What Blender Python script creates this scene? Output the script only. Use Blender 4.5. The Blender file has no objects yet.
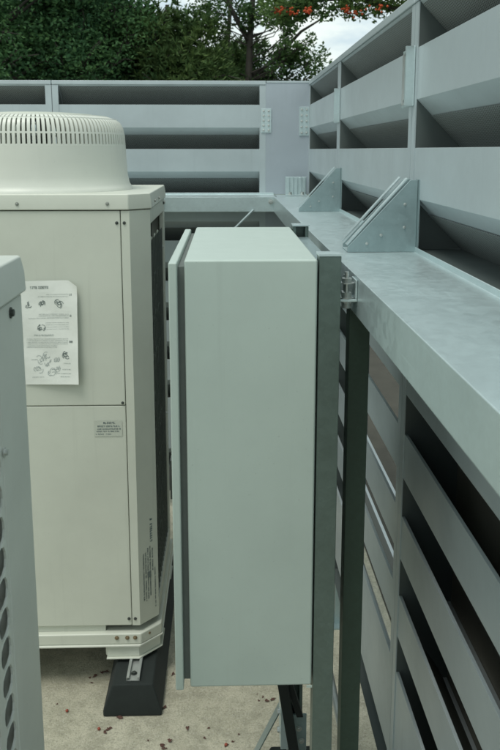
import bpy, math, random
from mathutils import Vector, Matrix
R = math.radians
random.seed(7)
sc = bpy.context.scene
col = sc.collection
H = 2.05                                   # eye height above the concrete

# ------------------------------------------------------------------ helpers
class MB:
    def __init__(s): s.v = []; s.f = []; s.bolts = []
    def add(s, vs, fs):
        n = len(s.v); s.v += [tuple(p) for p in vs]; s.f += [tuple(i + n for i in f) for f in fs]; return s
    def box(s, x0, x1, y0, y1, z0, z1):
        return s.add([(x0,y0,z0),(x1,y0,z0),(x1,y1,z0),(x0,y1,z0),(x0,y0,z1),(x1,y0,z1),(x1,y1,z1),(x0,y1,z1)],
                     [(3,2,1,0),(4,5,6,7),(0,1,5,4),(1,2,6,5),(2,3,7,6),(3,0,4,7)])
    def prism(s, pts, lo, hi, axis='z'):
        """polygon pts (a,b) extruded along axis: z -> (a,b,t); x -> (t,a,b); y -> (a,t,b)"""
        m = {'z': lambda a,b,t:(a,b,t), 'x': lambda a,b,t:(t,a,b), 'y': lambda a,b,t:(a,t,b)}[axis]
        n = len(pts)
        vs = [m(a,b,lo) for a,b in pts] + [m(a,b,hi) for a,b in pts]
        fs = [tuple(range(n))[::-1], tuple(range(n,2*n))] + [(i,(i+1)%n,n+(i+1)%n,n+i) for i in range(n)]
        return s.add(vs, fs)
    def strip(s, pts, th, lo, hi, axis):
        """open polyline (a,b) given thickness th to its left and extruded: folded sheet metal"""
        P = [Vector(p) for p in pts]; off = []
        for i,p in enumerate(P):
            d0 = (p-P[i-1]).normalized() if i else None
            d1 = (P[i+1]-p).normalized() if i < len(P)-1 else None
            n0 = Vector((-d0.y,d0.x)) if d0 else None; n1 = Vector((-d1.y,d1.x)) if d1 else None
            if n0 is None: o = n1
            elif n1 is None: o = n0
            else:
                o = (n0+n1).normalized(); o = o/max(.35,o.dot(n0))
            off.append(p+o*th)
        m = {'z': lambda a,b,t:(a,b,t), 'x': lambda a,b,t:(t,a,b), 'y': lambda a,b,t:(a,t,b)}[axis]
        n = len(P); vs = []
        for t in (lo,hi):
            vs += [m(p.x,p.y,t) for p in P]; vs += [m(p.x,p.y,t) for p in off]
        k = 2*n; fs = []
        for i in range(n-1):
            fs += [(i,i+1,k+i+1,k+i),(n+i+1,n+i,k+n+i,k+n+i+1),(i+1,i,n+i,n+i+1),(k+i,k+i+1,k+n+i+1,k+n+i)]
        fs += [(0,k,k+n,n),(n-1,n+n-1,k+n+n-1,k+n-1)]
        return s.add(vs, fs)
    def tube(s, pts, r, seg=8, caps=True):
        P = [Vector(p) for p in pts]; n = len(P)
        rr = r if isinstance(r,(list,tuple)) else [r]*n
        rings = []; ref = None
        for i,p in enumerate(P):
            d = (P[min(i+1,n-1)]-P[max(i-1,0)]).normalized()
            if ref is None: ref = Vector((0,0,1)) if abs(d.z) < .9 else Vector((1,0,0))
            a = d.cross(ref).normalized(); b = d.cross(a); ref = b.cross(d) if False else ref
            rings.append([p + (a*math.cos(2*math.pi*k/seg)+b*math.sin(2*math.pi*k/seg))*rr[i] for k in range(seg)])
        vs = [q for g in rings for q in g]; fs = []
        for i in range(n-1):
            for k in range(seg):
                fs.append((i*seg+k, i*seg+(k+1)%seg, (i+1)*seg+(k+1)%seg, (i+1)*seg+k))
        if caps: fs += [tuple(range(seg))[::-1], tuple(range((n-1)*seg,n*seg))]
        return s.add(vs, fs)
    def lathe(s, prof, cx, cy, seg=64):
        n = len(prof); vs = []; fs = []
        for k in range(seg):
            a = 2*math.pi*k/seg
            vs += [(cx+r*math.cos(a), cy+r*math.sin(a), z) for r,z in prof]
        for k in range(seg):
            q = (k+1)%seg
            for i in range(n-1): fs.append((k*n+i, q*n+i, q*n+i+1, k*n+i+1))
        return s.add(vs, fs)
    def bolt(s, p, axis, r=.007, h=.005):
        """hexagonal head on a washer; axis = outward unit vector"""
        s.bolts.append((Vector(p), Vector(axis).normalized(), r, h)); return s
    def build(s, name, m, parent=None, smooth=False, bevel=0, seg=2):
        bolts, s.bolts = s.bolts, []
        if not s.v:                                          # only fixings: each one an object of its own
            for p,d,r,h in bolts:
                q = MB(); ref = Vector((0,0,1)) if abs(d.z) < .9 else Vector((1,0,0))
                a = d.cross(ref).normalized(); b = d.cross(a); vs = []; fs = []; K = 12
                for (rr,hh,hexa) in ((r*1.5,0,0),(r*1.5,.0015,0),(r,.0016,1),(r,h+.001,1),(r*.8,h+.0016,1)):
                    for k in range(K):
                        an = 2*math.pi*k/K; e = rr*(.93 if hexa and k%2 else 1)
                        vs.append(tuple(p+a*e*math.cos(an)+b*e*math.sin(an)+d*hh))
                for i in range(4):
                    for k in range(K): fs.append((i*K+k,i*K+(k+1)%K,(i+1)*K+(k+1)%K,(i+1)*K+k))
                fs += [tuple(range(K)), tuple(range(4*K,5*K))]
                o = q.add(vs,fs).build(name, m, parent)
            return o
        o = s.build_one(name, m, parent, smooth, bevel, seg)
        if bolts:
            q = MB(); q.bolts = bolts; q.build('bolt', BOLT, o)
        return o
    def build_one(s, name, m, parent=None, smooth=False, bevel=0, seg=2):
        me = bpy.data.meshes.new(name); me.from_pydata(s.v, [], s.f); me.validate(); me.update()
        import bmesh
        b = bmesh.new(); b.from_mesh(me); bmesh.ops.recalc_face_normals(b, faces=b.faces); b.to_mesh(me); b.free()
        o = bpy.data.objects.new(name, me); col.objects.link(o)
        if m: me.materials.append(m)
        if parent: o.parent = parent
        if smooth:
            for p in me.polygons: p.use_smooth = True
            try: me.set_sharp_from_angle(angle=R(40))
            except Exception: pass
        if bevel:
            md = o.modifiers.new('bevel','BEVEL'); md.width = bevel; md.segments = seg; md.limit_method = 'ANGLE'; md.angle_limit = R(35)
            md.harden_normals = True
            for p in me.polygons: p.use_smooth = True
        return o

def tag(o, label=None, cat=None, group=None, kind=None):
    if label: o['label'] = label
    if cat: o['category'] = cat
    if group: o['group'] = group
    if kind: o['kind'] = kind
    return o
def thing(name, label, cat, loc=(0,0,0), rz=0, group=None):
    o = bpy.data.objects.new(name, None); col.objects.link(o); o.empty_display_size = .1
    o.location = loc; o.rotation_euler = (0,0,rz)
    return tag(o, label, cat, group)
def copy_tree(o, parent=None):
    c = o.copy(); col.objects.link(c); c.parent = parent
    for ch in list(o.children): copy_tree(ch, c)
    return c

# ------------------------------------------------------------------ materials
def nodes(name):
    m = bpy.data.materials.new(name); m.use_nodes = True
    nt = m.node_tree; return m, nt, nt.nodes['Principled BSDF']
def ramp(nt, src, stops):
    r = nt.nodes.new('ShaderNodeValToRGB'); e = r.color_ramp.elements
    while len(e) < len(stops): e.new(.5)
    for i,(p,c) in enumerate(stops): e[i].position = p; e[i].color = (*c,1) if len(c) == 3 else c
    nt.links.new(src, r.inputs[0]); return r.outputs[0]
def noise(nt, scale, detail=4, rough=.55, stretch=None, coord='Object', dist=0):
    tc = nt.nodes.new('ShaderNodeTexCoord'); n = nt.nodes.new('ShaderNodeTexNoise')
    n.inputs['Scale'].default_value = scale; n.inputs['Detail'].default_value = detail
    n.inputs['Roughness'].default_value = rough; n.inputs['Distortion'].default_value = dist
    if stretch:
        mp = nt.nodes.new('ShaderNodeMapping'); mp.inputs['Scale'].default_value = stretch
        nt.links.new(tc.outputs[coord], mp.inputs[0]); nt.links.new(mp.outputs[0], n.inputs['Vector'])
    else: nt.links.new(tc.outputs[coord], n.inputs['Vector'])
    return n.outputs['Fac']
def mixc(nt, fac, a, b, mode='MIX'):
    m = nt.nodes.new('ShaderNodeMix'); m.data_type = 'RGBA'; m.blend_type = mode
    for k,v in ((0,fac),(6,a),(7,b)):
        if hasattr(v,'is_linked'): nt.links.new(v, m.inputs[k])
        elif k == 0: m.inputs[0].default_value = v
        else: m.inputs[k].default_value = (*v,1)
    return m.outputs[2]
def bump(nt, p, h, strength, dist=.002):
    b = nt.nodes.new('ShaderNodeBump'); b.inputs['Strength'].default_value = strength; b.inputs['Distance'].default_value = dist
    nt.links.new(h, b.inputs['Height']); nt.links.new(b.outputs[0], p.inputs['Normal'])
def paint(name, c, rough=.45, dirt=.08, grain=.12, metallic=0, wear=.5):
    m, nt, p = nodes(name)
    n1 = noise(nt, 2.6, 7, .62)
    d = tuple(x*(1-dirt*2.2) for x in c)
    base = mixc(nt, ramp(nt, n1, [(.40,(0,0,0)),(.72,(1,1,1))]), c, d)
    run = ramp(nt, noise(nt, 26, 4, .6, (1,1,.045)), [(.60,(0,0,0)),(.76,(wear,)*3)])      # faint rain runs
    base = mixc(nt, run, base, tuple(x*(1-dirt*3) for x in c))
    sp = ramp(nt, noise(nt, 160, 2, .5), [(.70,(0,0,0)),(.78,(wear,)*3)])                  # specks
    base = mixc(nt, sp, base, tuple(x*.72 for x in c))
    nt.links.new(base, p.inputs['Base Color']); p.inputs['Metallic'].default_value = metallic
    nt.links.new(ramp(nt, n1, [(.3,(rough-.07,)*3),(.7,(rough+.1,)*3)]), p.inputs['Roughness'])
    bump(nt, p, noise(nt, 900, 2), grain, .0006)
    return m
def galv(name, c, metallic=.55, rough=.42, contrast=.28):
    m, nt, p = nodes(name)
    tc = nt.nodes.new('ShaderNodeTexCoord'); lv = []
    for scl in (55, 130):
        vo = nt.nodes.new('ShaderNodeTexVoronoi'); vo.inputs['Scale'].default_value = scl
        nt.links.new(tc.outputs['Object'], vo.inputs['Vector'])
        sp = nt.nodes.new('ShaderNodeSeparateColor'); nt.links.new(vo.outputs['Color'], sp.inputs[0]); lv.append(sp.outputs[0])
    n = noise(nt, 4.5, 9, .62, None, 'Object', .2)
    lo = tuple(x*(1-contrast) for x in c); hi = tuple(min(1,x*(1+contrast)) for x in c)
    a = mixc(nt, ramp(nt, n, [(.3,(0,0,0)),(.7,(1,1,1))]), lo, hi)
    a = mixc(nt, .30, a, ramp(nt, lv[0], [(0,lo),(1,hi)]))
    a = mixc(nt, .22, a, ramp(nt, lv[1], [(0,lo),(1,hi)]))
    sc_ = ramp(nt, noise(nt, 70, 3, .5, (1,.06,1)), [(.66,(0,0,0)),(.72,(.35,.35,.35))])   # fine handling scratches
    a = mixc(nt, sc_, a, tuple(min(1,x*1.3) for x in c))
    st = ramp(nt, noise(nt, 7, 6, .75), [(.56,(0,0,0)),(.80,(.14,.14,.14))])               # water stains with an edge
    a = mixc(nt, st, a, tuple(x*.72 for x in c))
    nt.links.new(a, p.inputs['Base Color']); p.inputs['Metallic'].default_value = metallic
    nt.links.new(ramp(nt, lv[0], [(0,(rough-.035,)*3),(1,(rough+.045,)*3)]), p.inputs['Roughness'])
    bump(nt, p, noise(nt, 300, 3), .06, .0006)
    return m
def plain(name, c, rough=.6, metallic=0, grain=0, vary=.15, scale=30):
    m, nt, p = nodes(name)
    n = noise(nt, scale, 5)
    nt.links.new(mixc(nt, n, tuple(x*(1-vary) for x in c), tuple(x*(1+vary) for x in c)), p.inputs['Base Color'])
    p.inputs['Roughness'].default_value = rough; p.inputs['Metallic'].default_value = metallic
    if grain: bump(nt, p, noise(nt, 400, 4), grain, .001)
    return m
def perforated():
    m, nt, p = nodes('perforated_metal')
    tc = nt.nodes.new('ShaderNodeTexCoord'); sp = nt.nodes.new('ShaderNodeSeparateXYZ'); nt.links.new(tc.outputs['Object'], sp.inputs[0])
    def mth(op, a, b=None):
        q = nt.nodes.new('ShaderNodeMath'); q.operation = op
        for i,v in enumerate((a,b)):
            if v is None: continue
            if hasattr(v,'is_linked'): nt.links.new(v, q.inputs[i])
            else: q.inputs[i].default_value = v
        return q.outputs[0]
    P = .0096
    u = mth('DIVIDE', sp.outputs[0], P); w = mth('DIVIDE', sp.outputs[2], P*.5*.707)
    row = mth('FLOOR', w); sh = mth('MULTIPLY', mth('MODULO', row, 2.0), .5)
    fu = mth('SUBTRACT', mth('FRACT', mth('ADD', u, sh)), .5); fw = mth('SUBTRACT', mth('FRACT', w), .5)
    fw = mth('MULTIPLY', fw, .5)
    d = mth('SQRT', mth('ADD', mth('MULTIPLY', fu, fu), mth('MULTIPLY', fw, fw)))
    hole = mth('LESS_THAN', d, .25)
    metal = mixc(nt, noise(nt, 6, 5), (.21,.24,.235), (.29,.325,.32))
    nt.links.new(mixc(nt, hole, metal, (.012,.014,.013)), p.inputs['Base Color'])
    p.inputs['Roughness'].default_value = .5
    return m

CREAMF  = paint('cream_paint', (.60,.628,.548), .40, .05)
CREAMF2 = paint('cream_plastic', (.645,.67,.60), .38, .04, .05)
CREAMN  = paint('cream_paint_sky_tint', (.585,.63,.58), .36, .05)  # cream with the cool skylight on the near unit put into its colour
CREAMN2 = paint('cream_plastic_sky_tint', (.61,.66,.61), .36, .04, .05)  # same skylight tint put into the plastic's colour
GREY   = paint('cabinet_paint', (.475,.565,.52), .38, .055, .2)
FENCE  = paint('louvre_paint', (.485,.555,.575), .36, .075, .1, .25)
FENCED = paint('louvre_paint_shaded', (.085,.105,.102), .5, .06, .1)  # louvre colour darkened to carry the shade inside the cavities
FENCEB = paint('infill_paint', (.41,.465,.51), .42, .05, .1, .2)
PERF   = perforated()
GALV   = galv('galvanised_steel', (.57,.675,.685), .58, .31, .10)
GALVD  = galv('weathered_galvanised', (.31,.40,.41), .6, .40, .11)
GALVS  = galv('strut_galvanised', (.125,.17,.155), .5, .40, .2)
POST   = galv('shaded_post_steel', (.05,.082,.064), .35, .45, .2)  # post steel darkened to stand for the shade under the ledge
ALU    = galv('aluminium', (.55,.58,.57), .7, .38, .12)
BOLT   = plain('zinc_bolt', (.55,.58,.56), .35, .8)
DARKB  = plain('dark_screw', (.06,.07,.065), .5, .5)
RUBBER = plain('black_rubber', (.012,.018,.0165), .85, 0, .5, .3)
GASKET = plain('gasket', (.03,.035,.033), .8)
SEAM   = plain('seam_shadow_gap', (.10,.11,.09), .8)
SEAL   = plain('door_seal', (.12,.14,.13), .7)
COIL   = plain('coil_fins', (.018,.024,.022), .7, .2)
WIRE   = plain('guard_wire', (.10,.12,.11), .5, .3)
COILB  = plain('coil_bend', (.34,.38,.31), .5, .2)
FANM   = plain('fan_plastic', (.16,.18,.16), .6)
INK    = plain('ink', (.17,.205,.195), .7)
INKL   = plain('faded_ink', (.40,.44,.42), .7)
REAR   = plain('gap_shade_sheet', (.24,.24,.20), .7, 0, 0, .25, 6)
ABSORB = plain('absorber', (.075,.085,.075), .55, .2, 0, .2, 6)
INKM   = plain('side_ink', (.14,.175,.175), .7)
INKB   = plain('blue_grey_ink', (.15,.20,.21), .7)
STICK  = plain('sticker', (.52,.55,.48), .4, 0, 0, .04)
CABLE  = plain('black_cable', (.012,.016,.015), .6)

def paper_mat():
    m, nt, p = nodes('paper')
    n = noise(nt, 14, 5, .6)
    nt.links.new(mixc(nt, n, (.72,.75,.70), (.82,.84,.79)), p.inputs['Base Color']); p.inputs['Roughness'].default_value = .75
    bump(nt, p, noise(nt, 22, 4), .5, .004)
    return m
PAPER = paper_mat()
def ground_mat():
    m, nt, p = nodes('gritty_concrete')
    big = noise(nt, 1.6, 6, .6); mid = noise(nt, 14, 6, .7); fine = noise(nt, 150, 5, .75)
    c = mixc(nt, ramp(nt, big, [(.35,(0,0,0)),(.65,(1,1,1))]), (.47,.455,.345), (.57,.55,.43))
    c = mixc(nt, ramp(nt, mid, [(.40,(.75,.75,.75)),(.58,(0,0,0))]), c, (.33,.32,.24))
    tc = nt.nodes.new('ShaderNodeTexCoord'); vo = nt.nodes.new('ShaderNodeTexVoronoi'); vo.inputs['Scale'].default_value = 170
    nt.links.new(tc.outputs['Object'], vo.inputs['Vector'])
    sp = nt.nodes.new('ShaderNodeSeparateColor'); nt.links.new(vo.outputs['Color'], sp.inputs[0])
    c = mixc(nt, ramp(nt, sp.outputs[0], [(.72,(0,0,0)),(.95,(.4,.4,.4))]), c, (.60,.58,.48))
    c = mixc(nt, ramp(nt, sp.outputs[1], [(.80,(0,0,0)),(.97,(.4,.4,.4))]), c, (.22,.21,.16))
    c = mixc(nt, ramp(nt, fine, [(.36,(.6,.6,.6)),(.5,(0,0,0))]), c, (.24,.23,.18))
    nt.links.new(c, p.inputs['Base Color']); p.inputs['Roughness'].default_value = .92
    ad = nt.nodes.new('ShaderNodeMath'); ad.operation = 'ADD'; nt.links.new(fine, ad.inputs[0]); nt.links.new(mid, ad.inputs[1])
    bump(nt, p, ad.outputs[0], .9, .006)
    return m
def leaf_mat(name, stops, trans=.3):
    m = bpy.data.materials.new(name); m.use_nodes = True; nt = m.node_tree; nt.nodes.clear()
    out = nt.nodes.new('ShaderNodeOutputMaterial'); g = nt.nodes.new('ShaderNodeNewGeometry')
    c = ramp(nt, g.outputs['Random Per Island'], stops)
    n = noise(nt, 1.8, 3); c = mixc(nt, .45, c, ramp(nt, n, [(.35,stops[0][1]),(.65,stops[-1][1])]))
    p = nt.nodes.new('ShaderNodeBsdfPrincipled'); p.inputs['Roughness'].default_value = .7; p.inputs['Specular IOR Level'].default_value = .2
    nt.links.new(c, p.inputs['Base Color'])
    t = nt.nodes.new('ShaderNodeBsdfTranslucent'); nt.links.new(c, t.inputs[0])
    mx = nt.nodes.new('ShaderNodeMixShader'); mx.inputs[0].default_value = trans
    nt.links.new(p.outputs[0], mx.inputs[1]); nt.links.new(t.outputs[0], mx.inputs[2]); nt.links.new(mx.outputs[0], out.inputs[0])
    return m
LEAF_D = leaf_mat('dark_broad_leaf', [(0,(.026,.080,.040)),(.6,(.052,.135,.058)),(1,(.11,.22,.075))])
LEAF_M = leaf_mat('mid_broad_leaf', [(0,(.032,.082,.036)),(.6,(.060,.132,.046)),(1,(.12,.20,.065))])
NEEDLE = leaf_mat('pine_needle', [(0,(.034,.080,.034)),(.6,(.070,.140,.046)),(1,(.15,.22,.07))], .15)
LEAF_R = leaf_mat('rowan_leaf', [(0,(.06,.13,.045)),(.6,(.11,.20,.06)),(1,(.19,.28,.09))])
BERRY  = leaf_mat('red_berry', [(0,(.40,.05,.02)),(1,(.62,.13,.05))], .05)
BARK   = plain('bark', (.055,.05,.042), .9, 0, 1, .5, 12)
DRY    = plain('dry_leaf', (.085,.04,.03), .85, 0, 0, .5, 60)
REDB   = plain('fallen_berry', (.26,.055,.03), .6)
GRASSM = plain('meadow', (.07,.10,.04), .95, 0, 1, .4, 3)

# ------------------------------------------------------------------ world, sun, camera
SUN_EL, SUN_AZ = R(66), R(-140)            # azimuth measured from +Y towards +X: behind the camera, to the left
w = bpy.data.worlds.new('World'); sc.world = w; w.use_nodes = True; nt = w.node_tree
bg = nt.nodes['Background']
sky = nt.nodes.new('ShaderNodeTexSky'); sky.sky_type = 'NISHITA'; sky.sun_disc = False
sky.sun_elevation = SUN_EL; sky.sun_rotation = SUN_AZ
tc = nt.nodes.new('ShaderNodeTexCoord'); mp = nt.nodes.new('ShaderNodeMapping'); mp.inputs['Scale'].default_value = (1.1,1.1,3.2)
nt.links.new(tc.outputs['Generated'], mp.inputs[0])
cn = nt.nodes.new('ShaderNodeTexNoise'); cn.inputs['Scale'].default_value = 4.6; cn.inputs['Detail'].default_value = 7; cn.inputs['Roughness'].default_value = .55
nt.links.new(mp.outputs[0], cn.inputs['Vector'])
cl = ramp(nt, cn.outputs['Fac'], [(.36,(5.6,7.0,7.7)),(.54,(8.4,9.2,8.8)),(.72,(9.4,10.0,9.4))])
cov = ramp(nt, cn.outputs['Fac'], [(.22,(.55,.55,.55)),(.5,(.97,.97,.97))])
nt.links.new(mixc(nt, cov, sky.outputs[0], cl), bg.inputs['Color']); bg.inputs['Strength'].default_value = .1
sd = bpy.data.lights.new('sun','SUN'); sd.energy = 1.5; sd.angle = R(22); sd.color = (1,.975,.90)
so = bpy.data.objects.new('sun', sd); col.objects.link(so)
dv = Vector((math.sin(SUN_AZ)*math.cos(SUN_EL), math.cos(SUN_AZ)*math.cos(SUN_EL), math.sin(SUN_EL)))
so.rotation_euler = dv.to_track_quat('Z','Y').to_euler(); so.location = dv*20

cd = bpy.data.cameras.new('camera'); co = bpy.data.objects.new('camera', cd); col.objects.link(co); sc.camera = co
cd.sensor_fit = 'VERTICAL'; cd.sensor_height = 36; cd.lens = 36*800/750; cd.shift_y = -80/750
cd.dof.use_dof = True; cd.dof.focus_distance = 2.0; cd.dof.aperture_fstop = 11
cd.clip_start = .02; cd.clip_end = 1500
co.location = (0,0,H); co.rotation_euler = (math.pi/2-R(10.2733), 0, -R(1.7612))
vs = sc.view_settings; vs.view_transform = 'Standard'; vs.look = 'None'; vs.exposure = .2; vs.gamma = 1; vs.use_curve_mapping = False

# ------------------------------------------------------------------ ground
tag(MB().add([(-700,-700,-.012),(700,-700,-.012),(700,700,-.012),(-700,700,-.012)],[(0,1,2,3)]).build('ground', GRASSM), kind='structure')
tag(MB().box(-7,.72,-5,4.62,-.15,0).build('concrete_slab', ground_mat()), kind='structure')

tag(MB().add([(-30,-30,-.006),(30,-30,-.006),(30,30,-.006),(-30,30,-.006)],[(0,1,2,3)]).build('soil', plain('soil', (.050,.049,.038), .95, 0, 1, .45, 5)), kind='structure')
# ------------------------------------------------------------------ outdoor units
def outdoor_unit(name, label, loc, moulded=False):
    CREAM, CREAM2 = (CREAMN, CREAMN2) if moulded else (CREAMF, CREAMF2)
    ya, yb, zc = (.1005,.5995,1.745) if moulded else (.080,.685,1.79)      # coil opening
    t = thing(name, label, 'air conditioner', loc)
    Wd, D = .92, .74; zb, zl, zt = .26, 1.845, 1.90; seam = 1.137
    core = MB().box(-Wd+.06,-.060,.062,D-.03,zb,zl-.002); core.build('coil', COIL, t)
    m = MB()                                                # fins of the coil, standing just behind the guard
    y = ya+.004
    while y < yb-.004: m.box(-.060,-.052,y,y+.0016,.33,zc-.01); y += .0075
    m.build('coil_fin_block', COIL, t)
    # front panels
    up = MB().box(-Wd+.098,-.098,0,.02,seam+.0015,zl-.003).build('upper_panel', CREAM, t, bevel=.003)
    lo = MB().box(-Wd+.098,-.098,.001,.02,zb,seam-.0015).build('lower_panel', CREAM, t, bevel=.003)
    b = MB().box(-Wd+.09,-.09,.022,.03,zb,zl-.004); b.build('inner_sheet', SEAM, t)
    s = MB()
    s.bolt((-.108,-.0,seam+.010),(0,-1,0),.0035,.002); s.build('screw', DARKB, up)
    for sg in (0,1):
        mx = (lambda x: x) if sg == 0 else (lambda x: -Wd-x)
        pts = [(-.0955,0),(-.066,0),(0,.07),(0,ya-.0005),(-.02,ya-.0005),(-.02,.0785),(-.076,.02),(-.0955,.02)]
        o = MB().prism([(mx(a),c) for a,c in pts], zb, zl-.003).build('corner_panel', CREAM, t, bevel=.0035)
        if sg == 0: corner = o
    # side sheets round the coil opening, right side and left side
    for sg in (0,1):
        x0,x1 = (-.02,0) if sg == 0 else (-Wd,-Wd+.02)
        MB().box(x0,x1,yb+.0005,D,zb,zl-.003).build('side_panel', CREAM, t, bevel=.003)
        MB().box(x0,x1,ya,yb,zc,zl-.003).build('side_rail', CREAM, t, bevel=.002)
        MB().box(x0,x1,ya,yb,zb,.315).build('side_rail', CREAM, t, bevel=.002)
    MB().box(-Wd+.0205,-.0205,D-.02,D,zb,zl-.003).build('rear_panel', CREAM, t)
    # moulded coil guard with oval openings
    cy, cz = .0713, .0447; ny, nz = 7, 32
    for sg in (0,1):
        g = MB()
        xo, xi = (-.0015,-.004) if sg == 0 else (-Wd+.0015,-Wd+.004)
        for j in range(nz):
            for i in range(ny):
                y0 = .1005+i*cy; z0 = .315+j*cz; yc = y0+cy/2; zc = z0+cz/2
                K = 12; ring = []; outer = []
                for k in range(K):
                    a = 2*math.pi*(k+.5)/K; ca, sa = math.cos(a), math.sin(a)
                    q = max(abs(ca),abs(sa)); outer.append((yc+ca/q*cy/2, zc+sa/q*cz/2))
                    e = .5/(abs(ca)**2.6+abs(sa)**2.6)**(1/2.6)
                    ring.append((yc+ca*e*cy*.68-sa*e*cz*.12, zc+sa*e*cz*.95))
                vsn = [(xo,*p) for p in outer]+[(xo+(xo-xi)*.3,*p) for p in ring]+[(xi,*p) for p in ring]
                fs = []
                for k in range(K):
                    q = (k+1)%K; fs += [(k,q,K+q,K+k),(K+k,K+q,2*K+q,2*K+k)]
                g.add(vsn, fs)
        if moulded: g.build('coil_guard', CREAM2, t, smooth=False)
        else:
            xs = -.006 if sg == 0 else -Wd+.006; wr = MB()
            yy = ya+.004
            while yy < yb: wr.box(xs-.0015,xs+.0015,yy-.0012,yy+.0012,.316,zc-.001); yy += .043
            zz = .36
            while zz < 1.73: wr.box(xs-.0040,xs-.0016,ya+.0005,yb-.0005,zz-.0014,zz+.0014); zz += .093
            wr.build('wire_guard', WIRE, t)
            zz = .42; fx = xs-.012 if sg == 0 else xs+.012
            while zz < 1.7:                                    # bent tube ends and clips of the coil behind the wires
                for yy in (.16,.30,.44,.58): MB().tube([(fx,yy+.05*math.cos(q*.45),zz+.034*math.sin(q*.45)+q*.006) for q in range(8)],.0045,6).build('coil_bend', COILB, t, smooth=True)
                zz += .155

    # lid
    def lp(e): return [(-Wd+.068,-e),(-.068,-e),(e,.068),(e,D+e),(-Wd-e,D+e),(-Wd-e,.068)]
    e = .0065; lm = MB(); vv = []
    for ee,zz in ((.0065,zl),(.0055,zl+.03),(.0015,zt)): vv += [(a,b_,zz) for a,b_ in lp(ee)]
    lm.add(vv, [tuple(range(6))[::-1], tuple(range(12,18))]+[(i*6+k,i*6+(k+1)%6,(i+1)*6+(k+1)%6,(i+1)*6+k) for i in range(2) for k in range(6)])
    lid = lm.build('top_cover', CREAM, t, bevel=.004, seg=2)
    s = MB()
    for x in (-.14,-.45,-.78): s.bolt((x,-e,zl+.022),(0,-1,0),.0042,.0025)
    for y in (.2,.38): s.bolt((e,y,zl+.02),(1,0,0),.0042,.0025)
    s.build('screw', plain('lid_screw',(.30,.32,.29),.4,.6), lid)
    s = MB()
    for x in (-.084,-.110): s.bolt((x,-.0005,1.80),(0,-1,0),.0038,.0025)
    for x in (-.084,-.108): s.bolt((x,0,zb+.028),(0,-1,0),.004,.0025)
    s.build('screw', DARKB, t)
    s = MB()
    s.bolt((0,.605,1.644),(1,0,0),.005,.004); s.bolt((0,.62,.9),(1,0,0),.005,.004)
    s.build('side_screw', BOLT, t)
    MB().bolt((0,.674,1.826),(1,0,0),.0055,.004).build('side_screw', DARKB, t)
    # fan shroud
    cx, cyy = -Wd/2, D/2
    prof = [(.368,zt-.004),(.366,zt+.006),(.360,zt+.013),(.353,zt+.024),(.3465,zt+.055),(.343,zt+.11),(.3405,zt+.168),(.332,zt+.172),(.330,zt+.16),(.332,zt+.05),(.352,zt-.004)]
    MB().lathe(prof, cx, cyy, 96).build('fan_shroud', CREAM2, t, smooth=True)
    # guard: curved vanes with rings
    zg = zt+.168
    def gp(s_):                       # profile of the guard, s_ 0..1 from rim to hub
        P = [(.3405,zg),(.3385,zg+.036),(.333,zg+.064),(.322,zg+.085),(.306,zg+.097),(.28,zg+.1055),(.22,zg+.1125),(.16,zg+.117),(.085,zg+.120)]
        f = s_*(len(P)-1); i = min(int(f),len(P)-2); u = f-i
        return P[i][0]*(1-u)+P[i+1][0]*u, P[i][1]*(1-u)+P[i+1][1]*u
    g = MB(); N = 124
    for k in range(N):
        a = 2*math.pi*k/N; ca, sa = math.cos(a), math.sin(a); nn = 17; vsn = []; fs = []
        for i in range(nn):
            r, z = gp(i/(nn-1)); r2, z2 = gp(min(1,i/(nn-1)+.01)); r1, z1 = gp(max(0,i/(nn-1)-.01))
            L = math.hypot(r2-r1,z2-z1); nr, nz_ = (z2-z1)/L, -(r2-r1)/L
            dep = .013; hw = .0054 if r > .2 else .0054*r/.2
            for (rr,zz) in ((r,z),(r-nr*dep,z-nz_*dep)):
                for sd_ in (-hw,hw): vsn.append((cx+rr*ca-sd_*sa, cyy+rr*sa+sd_*ca, zz))
        for i in range(nn-1):
            p = i*4; q = p+4
            fs += [(p,p+1,q+1,q),(p+2,q+2,q+3,p+3),(p,q,q+2,p+2),(p+1,p+3,q+3,q+1)]
        g.add(vsn, fs)
    for s_ in (0,.155,.47,.64,.76,.88):
        r, z = gp(s_); hgt = .008
        g.lathe([(r+.0005,z-.003),(r-.0005,z+.003),(r-hgt,z+.001),(r-hgt,z-.006),(r+.0005,z-.003)], cx, cyy, 72)
    r, z = gp(1); g.lathe([(.0005,z+.004),(.06,z+.004),(r+.004,z),(r+.004,z-.012),(.0005,z-.012)], cx, cyy, 48)
    g.build('fan_guard', CREAM2, t, smooth=True)
    f = thing_part = MB().lathe([(.0005,zt+.10),(.08,zt+.10),(.085,zt+.02),(.0005,zt+.02)], cx, cyy, 32).build('fan', FANM, t, smooth=True)
    for k in range(4):
        a0 = k*math.pi/2+.3; vsn = []; fs = []
        for i in range(8):
            r = .08+.235*i/7
            for j in range(5):
                a = a0+(j/4-.5)*(.9+.25*i/7)
                for dz in (0,.004): vsn.append((cx+r*math.cos(a), cyy+r*math.sin(a), zt+.03+.06*(j/4)+dz))
        for i in range(7):
            for j in range(4):
                p = (i*5+j)*2; q = p+10
                fs += [(p,p+2,q+2,q),(p+1,q+1,q+3,p+3)]
        MB().add(vsn, fs).build('blade', FANM, f)
    # base tray with ledge and lip
    pts2 = [(-Wd+.062,-.012),(-.062,-.012),(.010,.060),(.010,D+.006),(-Wd-.010,D+.006),(-Wd-.010,.060)]
    tray = MB().prism(pts2, .188, .232).build('base_tray', CREAM, t, bevel=.005)
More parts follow.
